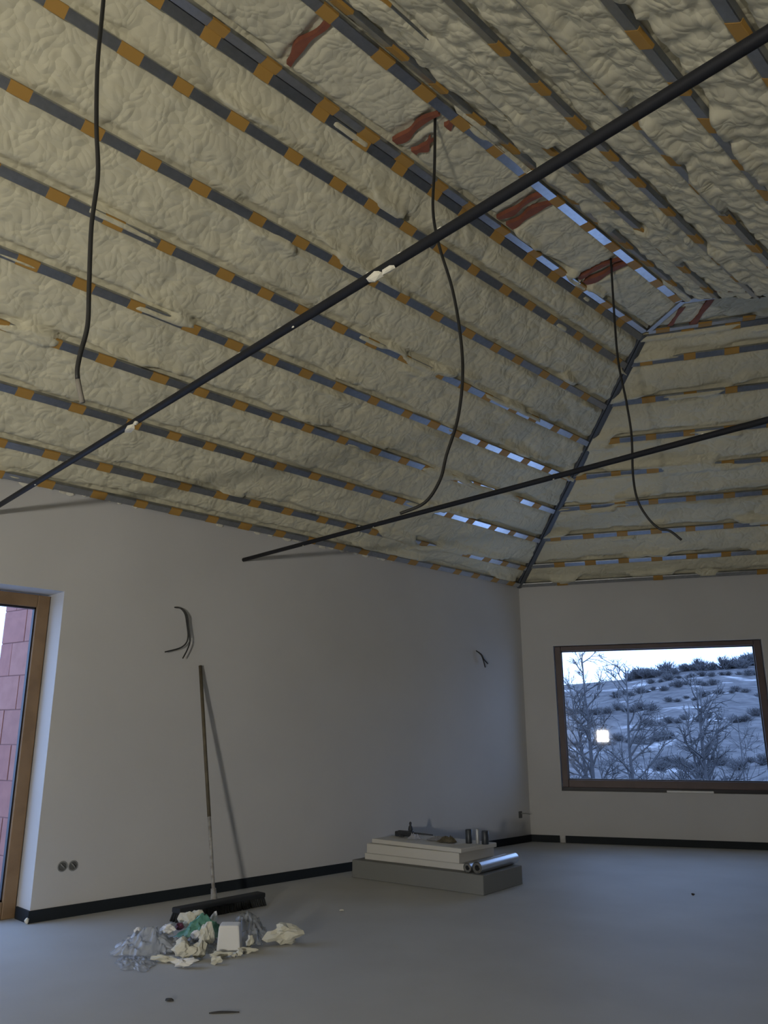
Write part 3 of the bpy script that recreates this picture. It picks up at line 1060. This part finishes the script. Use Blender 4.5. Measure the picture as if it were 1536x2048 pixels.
AX = 0.95      # heap runs roughly along this heading
sheet((-4.36, 2.50, 0), (0.21, 0.16), 0.11, 21, 'plastic_sheet', FILM, 'bluish white crumpled plastic sheet at the door end of the heap', AX, 11, 0.8, 1.0, 46)
sheet((-4.17, 2.33, 0), (0.17, 0.10), 0.04, 33, 'plastic_sheet', FILM, 'thin flat plastic shred trailing from the heap onto open floor', AX - 1.2, 14, 0.2, 1.0, 36)
sheet((-4.13, 2.98, 0), (0.17, 0.13), 0.17, 27, 'plastic_sheet', FILM2, 'grey transparent plastic sheet bulging at the broom side of the heap', AX, 10, 0.9, 0.8, 46)
sheet((-4.29, 2.81, 0.035), (0.17, 0.085), 0.115, 51, 'plastic_bag', GREEN, 'green plastic bag crumpled on top of the waste heap', AX, 9, 0.9, 0.7, 40)
sheet((-4.20, 2.68, 0), (0.20, 0.12), 0.09, 61, 'plastic_sheet', FILM2, 'cloudy plastic film under the green bag', AX, 12, 0.8, 1.0, 46)
single(lump((-4.395, 2.715, 0.065), (0.024, 0.030, 0.018), 5, 0.5, 0.4), 'packaging_scrap', PURPLE, 'small burgundy packaging scrap at the edge of the green bag', 'scrap')

# foam scraps: (x, y, z, sx, sy, sz, rot, white?, label)
S = [
    (-4.015, 2.80, 0.0, 0.055, 0.045, 0.085, -0.80, 1, 'upright white polystyrene block leaning in the heap'),
    (-3.93, 3.10, 0.0, 0.085, 0.05, 0.048, 0.85, 0, 'large lone foam lump lying apart beside the heap'),
    (-3.93, 2.462, 0.0, 0.048, 0.024, 0.018, 0.80, 1, 'flat white foam stick lying before the heap'),
    (-4.13, 2.725, 0.005, 0.036, 0.035, 0.055, 0.3, 0, 'ragged cream foam lump beside the white block'),
    (-4.46, 2.835, 0.0, 0.075, 0.034, 0.055, 0.9, 0, 'cream foam shard behind the green bag against the broom'),
    (-4.37, 2.93, 0.055, 0.018, 0.020, 0.036, 0.2, 1, 'small pointed white foam scrap standing on the green bag'),
    (-4.06, 2.54, 0.0, 0.060, 0.034, 0.042, 0.6, 0, 'broken yellowish foam lump at the front of the heap'),
    (-4.09, 2.44, 0.0, 0.065, 0.018, 0.014, 0.55, 0, 'long yellowish foam sliver pointing towards the door'),
    (-4.01, 2.605, 0.0, 0.030, 0.026, 0.040, 1.2, 0, 'ragged yellowish foam piece next to the broken lump'),
    (-3.95, 2.70, 0.0, 0.055, 0.020, 0.014, 0.9, 0, 'thin flat foam flake beside the ragged lump'),
    (-3.86, 2.615, 0.0, 0.028, 0.018, 0.018, 0.9, 0, 'cream foam crumb lying out in front of the flakes'),
    (-3.90, 2.785, 0.0, 0.022, 0.015, 0.016, 0.3, 0, 'stubby foam crumb at the foot of the upright white block'),
    (-3.93, 2.85, 0.0, 0.055, 0.018, 0.012, 0.9, 0, 'long foam flake before the upright white block'),
    (-3.99, 2.92, 0.0, 0.022, 0.018, 0.03, 0.4, 0, 'small foam scrap between white block and clear sheet'),
    (-4.47, 2.49, 0.03, 0.022, 0.016, 0.036, 0.9, 1, 'pointed white foam scrap sticking up from the bluish sheet'),
    (-4.36, 2.62, 0.06, 0.040, 0.030, 0.024, 0.4, 1, 'white foam scrap where bluish sheet meets the green bag'),
    (-4.17, 2.69, 0.05, 0.030, 0.022, 0.022, 0.4, 1, 'white foam crumb on the cloudy film'),
    (-4.13, 2.58, 0.02, 0.024, 0.018, 0.020, 1.4, 0, 'cream foam crumb between broken lump and cloudy film'),
    (-3.91, 2.76, 0.0, 0.018, 0.013, 0.010, 0.2, 0, 'tiny foam crumb lying between the two flakes'),
]
for i, (x, y, z, sx, sy, sz, rt_, wh, lab) in enumerate(S):
    mm = CRUMB_W if wh else CRUMB
    if i == 0:
        bm = bmesh.new()
        bmesh.ops.create_cube(bm, size=1.0)
        bmesh.ops.bevel(bm, geom=list(bm.edges), offset=0.08, segments=2, affect='EDGES', profile=0.5)
        mz = Matrix.Rotation(rt_, 3, 'Z') @ Matrix.Rotation(0.12, 3, 'Y')
        for v in bm.verts:
            v.co = mz @ Vector((v.co.x * 0.07 * (1.06 if v.co.z < 0 else 0.98), v.co.y * 0.125 * (1.05 if v.co.z < 0 else 0.9), v.co.z * 0.14))
        zm = min(v.co.z for v in bm.verts)
        bm.verts.index_update()
        m = MB()
        m.add([v.co + Vector((x, y, z - zm)) for v in bm.verts], [[v.index for v in f.verts] for f in bm.faces])
        bm.free()
        single(m, 'foam_scrap', mm, lab, 'foam scrap', 'foam scraps of the waste heap')
        continue
    single(lump((x, y, z), (sx, sy, sz), 100 + i, rt_, 0.55, 3 if sx > 0.03 else 2), 'foam_scrap', mm, lab, 'foam scrap', 'foam scraps of the waste heap')

# stray bits on the floor and at the walls
single(lump((-U + 0.015, DOOR_Y1 - 0.02, 0.0), (0.014, 0.014, 0.018), 3), 'foam_crumb', WHITE, 'pale foam crumb stuck at the corner of the door reveal', 'foam scrap')
single(lump(tuple(CORNER + D2 * 0.345 - N2 * 0.012), (0.026, 0.012, 0.034), 4, 0.4, 0.2), 'foam_plug', PLASTER, 'grey lump filling the gap in the black strip under the window', 'foam scrap')
single(lump((-4.351, 3.929, 0), (0.018, 0.012, 0.006), 8), 'foam_crumb', WHITE, 'lone white crumb on the floor between heap and boards', 'foam scrap')
DARK = mat('dark_fragment', (0.04, 0.04, 0.04), 0.8)
single(lump((-3.514, 2.139, 0), (0.02, 0.012, 0.006), 9, 0.6), 'floor_chip', DARK, 'small dark chip on the open floor before the heap', 'scrap')
m = MB()  # thin strand added to stand for a dark smear on the screed
m.tube(spline([(-3.24, 2.17, 0.003), (-3.22, 2.20, 0.004), (-3.19, 2.235, 0.004), (-3.16, 2.27, 0.003)], 4), [0.002 + 0.0025 * math.sin(k * 0.26) for k in range(13)], 6)
single(m, 'floor_smear', DARK, 'thin dark smear on the open floor', 'scrap')
single(lump((-2.9, 6.107, 0), (0.014, 0.010, 0.006), 12), 'floor_chip', DARK, 'tiny dark chip on the floor below the picture window', 'scrap')

# foam beads along the wall joint of the long slope
for k in range(34):
    y = rnd.uniform(1.8, 5.6)
    s_ = rnd.uniform(0.012, 0.03)
    o_ = lump((-U + 0.008, y, Z_EAVE - 0.012 - s_), (0.010, s_ * 1.5, s_), 300 + k, 0, 0.4, 1)
    o_.build('foam_bead', WHITE, wall_left)

# ------------------------------------------------------------------ work lamp behind the camera
def work_lamp(pos, aim, w, h, strength, label):
    lamp = thing('work_lamp_offscreen', (pos[0], pos[1], 0), label, 'lamp')
    aim = Vector(aim).normalized()
    sx_ = aim.cross(EZ).normalized()
    up_ = sx_.cross(aim)
    F_ = frame2(Vector(pos), sx_, up_, -aim)
    m_ = MB()
    m_.cbox((-w / 2 - 0.025, -h / 2 - 0.025, 0.0), (w / 2 + 0.025, h / 2 + 0.025, 0.05), 0.012, F_)
    m_.build('housing', ROD, lamp)
    m_ = MB()
    m_.box((-w / 2, -h / 2, -0.006), (w / 2, h / 2, -0.001), F_)
    m_.build('diffuser_offscreen', emit_material('lamp_diffuser', LAMP_COLOR, strength), lamp)
    b0 = Vector((pos[0], pos[1], 0)) - aim * 0.1
    b0.z = 0
    m_ = MB()
    m_.tube([b0 + EZ * 0.35, b0 + EZ * (pos[2] - 0.03)], 0.014, 10)
    m_.build('pole', ROD, lamp)
    for k in range(3):
        q = 2 * math.pi * k / 3 + 0.5
        m_ = MB()
        m_.tube([b0 + EZ * 0.45, b0 + Vector((math.cos(q) * 0.4, math.sin(q) * 0.4, 0.012))], 0.011, 8)
        m_.build('leg', ROD, lamp)


work_lamp(LAMP_POS, (-0.88, 0.47, 0.03), 0.31, 0.25, LAMP_STRENGTH, 'tripod work lamp whose bright face is mirrored in the window pane')

# ------------------------------------------------------------------ outside the glazed door: clay block wall and terrace
CLAY = [mat('clay_block_a', (0.42, 0.20, 0.17), 0.85, noise=(9, (0.36, 0.17, 0.15), 0.4, 0.65)), mat('clay_block_b', (0.38, 0.19, 0.165), 0.85, noise=(9, (0.44, 0.225, 0.19), 0.4, 0.65)),
        mat('clay_block_c', (0.45, 0.23, 0.195), 0.85, noise=(9, (0.39, 0.19, 0.16), 0.4, 0.65))]
MORTAR = mat('mortar_joint', (0.24, 0.125, 0.115), 0.9)
TERR = mat('snowy_terrace', (0.42, 0.43, 0.45), 0.9, noise=(1.2, (0.62, 0.64, 0.67), 0.4, 0.6))
bw = struct(thing('wall_terrace', (-U - T_W - 0.02, 2.40, 0), None, None))
bw['_org'] = (0, 0, 0)                 # parts below are laid out in the wall's own frame
bw.rotation_euler = (0, 0, R(11))
LW = 0.615
m = MB()
m.box((-LW + 0.006, 0.006, -0.1), (-0.02, 0.28, 2.95))
m.build('mortar_core', MORTAR, bw)
CH, BL = 0.252, 0.30
brick_me = []
for k in range(3):
    m = MB()
    m.cbox((-0.5 * (BL - 0.005), 0, 0), (0.5 * (BL - 0.005), 0.13, CH - 0.006), 0.003)
    brick_me.append(m.mesh('brick', CLAY[k]))
for j in range(12):
    z = 0.075 + (j - 1) * CH
    x = -LW - (BL * 0.5 if j % 2 else 0)
    while x < -0.02:
        x0, x1 = max(x, -LW), min(x + BL, -0.01)
        if x1 - x0 > 0.04:
            o_ = bpy.data.objects.new('brick', rnd.choice(brick_me))
            COL.objects.link(o_)
            o_.parent = bw
            o_.location = ((x0 + x1) / 2, rnd.uniform(0, 0.005), z)
            o_.scale = ((x1 - x0) / BL, 1, 1)
        x += BL
m = MB()
m.box((-12, -6, -0.35), (-U - T_W - 0.001, 6.0, -0.03))
struct(m.build('terrace_ground', TERR))


# ------------------------------------------------------------------ landscape beyond the picture window
def hill_mat():
    m_ = mat('winter_hillside', (0.13, 0.135, 0.15), 0.95, spec=0.1)
    t = m_.node_tree
    p = t.nodes['Principled BSDF']
    tc = t.nodes.new('ShaderNodeTexCoord')
    n1_ = t.nodes.new('ShaderNodeTexNoise')
    n1_.inputs['Scale'].default_value = 0.065
    n1_.inputs['Detail'].default_value = 8
    n1_.inputs['Roughness'].default_value = 0.62
    r1 = t.nodes.new('ShaderNodeValToRGB')
    r1.color_ramp.elements[0].position, r1.color_ramp.elements[1].position = 0.575, 0.70
    r1.color_ramp.elements[0].color = (0, 0, 0, 1)
    r1.color_ramp.elements[1].color = (1, 1, 1, 1)
    n2_ = t.nodes.new('ShaderNodeTexNoise')
    n2_.inputs['Scale'].default_value = 0.30
    n2_.inputs['Detail'].default_value = 6
    r2 = t.nodes.new('ShaderNodeValToRGB')
    r2.color_ramp.elements[0].position, r2.color_ramp.elements[1].position = 0.35, 0.68
    r2.color_ramp.elements[0].color = (0.06, 0.06, 0.064, 1)
    r2.color_ramp.elements[1].color = (0.125, 0.122, 0.124, 1)
    mx = t.nodes.new('ShaderNodeMixRGB')
    mx.inputs['Color2'].default_value = (0.42, 0.42, 0.43, 1)
    t.links.new(tc.outputs['Object'], n1_.inputs['Vector'])
    t.links.new(tc.outputs['Object'], n2_.inputs['Vector'])
    t.links.new(n1_.outputs['Fac'], r1.inputs['Fac'])
    t.links.new(n2_.outputs['Fac'], r2.inputs['Fac'])
    t.links.new(r1.outputs['Color'], mx.inputs['Fac'])
    t.links.new(r2.outputs['Color'], mx.inputs['Color1'])
    t.links.new(mx.outputs['Color'], p.inputs['Base Color'])
    return m_


def az_dir(deg):
    """heading in degrees, 0 = straight ahead of the camera"""
    q = np.radians(deg) - YAW
    return np.sin(q), np.cos(q)


def hill_z(r, deg):
    deg = np.asarray(deg, float)
    ridge = 23.0 + 6.5 * sstep(12, 24, deg) + 3.0 * (fbm(deg * 0.12, deg * 0, 3) - .5)
    near = -1.2 - 9.0 * sstep(12, 62, r)
    up = np.clip((r - 75) / (390 - 75), 0, 1.0)
    z = near + (ridge + 10.2) * up ** 1.25
    z = z - 14 * sstep(395, 560, r)
    z = z + (fbm(r * 0.03, deg * 0.35, 8) - .5) * 3.2 * sstep(60, 110, r) * (1 - sstep(330, 385, r))
    return z


rs = np.concatenate([np.linspace(14, 80, 34), np.linspace(84, 400, 120), np.linspace(410, 600, 14)])
ds = np.linspace(-32, 72, 150)
RR, DD = np.meshgrid(rs, ds, indexing='ij')
sx, cx = az_dir(DD)
P = np.stack([RR * sx, RR * cx, hill_z(RR, DD)], -1)
m = MB()
m.grid(P[:, ::-1])
struct(m.build('hill', hill_mat(), None, True))

BARK = mat('bare_bark', (0.07, 0.07, 0.074), 0.9)
BARK2 = mat('grey_twigs', (0.10, 0.10, 0.105), 0.95)


def branch(mb_, p, d, length, rad, lev, rg):
    """a bough that bends upwards and splits into twigs"""
    n_ = 4 if lev < 2 else 2
    pts, q, dd = [p], p.copy(), d.copy()
    for k in range(n_):
        dd = (dd + Vector((rg.uniform(-1, 1), rg.uniform(-1, 1), rg.uniform(-0.5, 0.9))) * 0.22).normalized()
        q = q + dd * (length / n_)
        pts.append(q.copy())
    mb_.tube(pts, [max(rad * (1 - 0.7 * k / n_), 0.014) for k in range(n_ + 1)], 4 if lev < 2 else 3, cap=False)
    if lev >= 3:
        return
    for k in range((5, 4, 3)[lev - 1] if lev else 5):
        t = rg.uniform(0.25, 1.0)
        i = min(int(t * n_), n_ - 1)
        base_ = pts[i].lerp(pts[i + 1], t * n_ - i)
        ax_ = (pts[i + 1] - pts[i]).normalized()
        o_ = ax_.orthogonal().normalized()
        o_.rotate(Matrix.Rotation(rg.uniform(0, 6.28), 3, ax_))
        an = rg.uniform(0.4, 0.9)
        branch(mb_, base_, (ax_ * math.cos(an) + o_ * math.sin(an)).normalized(), length * rg.uniform(0.35, 0.6), rad * 0.55, lev + 1, rg)


def tree(deg, r, top_elev, label, seed, trunk=0.30, forks=1, group='bare trees below the house', name='bare_tree', boughs=20, spread=0.24):
    rg = random.Random(seed)
    sx_1, cx_1 = az_dir(deg)
    z0 = float(hill_z(np.array(r), np.array(deg))) - 0.3
    base_ = Vector((r * float(sx_1), r * float(cx_1), z0))
    H_ = CAM_H + r * math.tan(R(top_elev)) - z0
    tr = thing(name, tuple(base_), label, 'tree', group)
    side = Vector((float(cx_1), -float(sx_1), 0))
    for f_ in range(forks):
        h_ = H_ * (1.0, 0.86, 0.7)[f_]
        N_ = 12
        pts = []
        off = 0.0
        for k in range(N_ + 1):
            t = k / N_
            off += rg.uniform(-0.012, 0.012) * H_ / N_ * 3
            fk = (f_ * 0.085 * (-1 if f_ == 1 else 1)) * max(0, t - 0.30) * H_
            pts.append(base_ + Vector((rg.uniform(-.03, .03), rg.uniform(-.03, .03), h_ * t)) + side * (off + fk))
        m_ = MB()
        m_.tube(pts, [max(trunk * (0.8 if f_ else 1) * (1 - 0.88 * (k / N_) ** 0.85), 0.02) for k in range(N_ + 1)], 8, cap=False)
        for b_ in range(boughs):
            t = 0.42 + 0.56 * (b_ + rg.random()) / boughs
            i = min(int(t * N_), N_ - 1)
            p = pts[i].lerp(pts[i + 1], t * N_ - i)
            q = rg.uniform(0, 6.28)
            el = rg.uniform(0.35, 1.0)
            dv = Vector((math.cos(q) * math.cos(el), math.sin(q) * math.cos(el), math.sin(el)))
            branch(m_, p, dv, H_ * spread * (1.15 - 0.75 * t) * rg.uniform(0.6, 1.1), trunk * (1 - 0.8 * t) * 0.42 + 0.018, 1, rg)
        m_.build('stem', BARK, tr)
    return tr


tree(14.15, 52, 5.3, 'tall forked bare tree rising above the hill line', 12, 0.26, 2)
tree(16.6, 56, 4.3, 'slender bare tree whose crown just tops the ridge', 5, 0.25, 1, spread=0.30)
tree(21.2, 50, 2.9, 'bare tree standing wholly before the hillside with thick forked trunk', 8, 0.30, 2, spread=0.28)
SAPS = 'bare saplings below the house'
tree(15.5, 64, -0.9, 'young bare sapling between the forked tree and the slender tree', 31, 0.08, 1, SAPS, 'bare_sapling', 9)
tree(17.4, 66, 0.2, 'thin sapling right beside the slender tree', 35, 0.09, 1, SAPS, 'bare_sapling', 9)
tree(18.4, 70, -0.5, 'bare sapling midway between the slender and thick-trunked trees', 37, 0.08, 1, SAPS, 'bare_sapling', 9)
tree(23.3, 58, 0.9, 'crooked bare sapling beyond the thick-trunked tree', 41, 0.13, 1, SAPS, 'bare_sapling', 10, 0.34)


def shrub_mesh(seed, dense, flat):
    rg = random.Random(seed)
    m_ = MB()
    for k in range(dense):
        q = rg.uniform(0, 6.28)
        tl = rg.uniform(0.1, 1.1)
        dv = Vector((math.cos(q) * math.sin(tl), math.sin(q) * math.sin(tl), math.cos(tl) * flat)).normalized()
        p = Vector((rg.uniform(-.15, .15), rg.uniform(-.15, .15), 0))
        L_ = rg.uniform(0.6, 1.0)
        pts = [p, p + dv * L_ * 0.5 + Vector((rg.uniform(-.06, .06),) * 3), p + dv * L_]
        m_.tube(pts, [0.03, 0.024, 0.008], 3, cap=False)
        for j in range(4):
            b_ = pts[1].lerp(pts[2], rg.uniform(0, 1))
            m_.tube([b_, b_ + (dv + Vector((rg.uniform(-1, 1), rg.uniform(-1, 1), rg.uniform(-.4, .8)))).normalized() * rg.uniform(.15, .35)], [0.02, 0.006], 3, cap=False)
    return m_.mesh('shrub', BARK2)


SHR = [shrub_mesh(s_, 90, 1.0) for s_ in (1, 2, 3)]
rg = random.Random(99)
for k in range(34):
    dg = 16.9 + k * 0.34 + rg.uniform(-.15, .15)
    if 22.0 < dg < 23.3 and k % 2:
        continue
    r_ = rg.uniform(374, 392)
    a_, b_ = az_dir(dg)
    o_ = bpy.data.objects.new('ridge_tree', rg.choice(SHR))
    COL.objects.link(o_)
    h_ = rg.uniform(3.2, 6.0)
    o_.location = (r_ * float(a_), r_ * float(b_), float(hill_z(np.array(r_), np.array(dg))) - 0.3)
    o_.scale = (h_ * rg.uniform(0.9, 1.4), h_ * 1.1, h_)
    o_.rotation_euler = (0, 0, rg.uniform(0, 6))
    tag(o_, 'bushy dark tree on the skyline of the hill', 'tree', 'trees along the hill line')
HEDGES = [(120, 12.0, 17.5), (150, 18.0, 25.5), (185, 11.5, 19.5), (215, 17.5, 26.0), (250, 12.5, 18.5), (275, 19.0, 26.0), (310, 15.5, 22.5), (345, 18.0, 25.0)]
for hn, (r0_, d0_, d1_) in enumerate(HEDGES):
    K = 13
    for k in range(K):
        dg = d0_ + (d1_ - d0_) * (k + rg.uniform(0.1, 0.9)) / K
        r_ = r0_ + rg.uniform(-6, 6)
        a_, b_ = az_dir(dg)
        o_ = bpy.data.objects.new('hillside_shrub', rg.choice(SHR))
        COL.objects.link(o_)
        h_ = rg.uniform(0.8, 2.0) * (0.6 + r_ / 350)
        o_.location = (r_ * float(a_), r_ * float(b_), float(hill_z(np.array(r_), np.array(dg))) - 0.2)
        o_.scale = (h_ * rg.uniform(1.1, 1.7), h_ * 1.3, h_)
        o_.rotation_euler = (0, 0, rg.uniform(0, 6))
        tag(o_, 'bare shrub in the %s scrub row up the snowy hillside' % ORD[hn], 'shrub', 'shrub rows on the hillside, %s row' % ORD[hn])
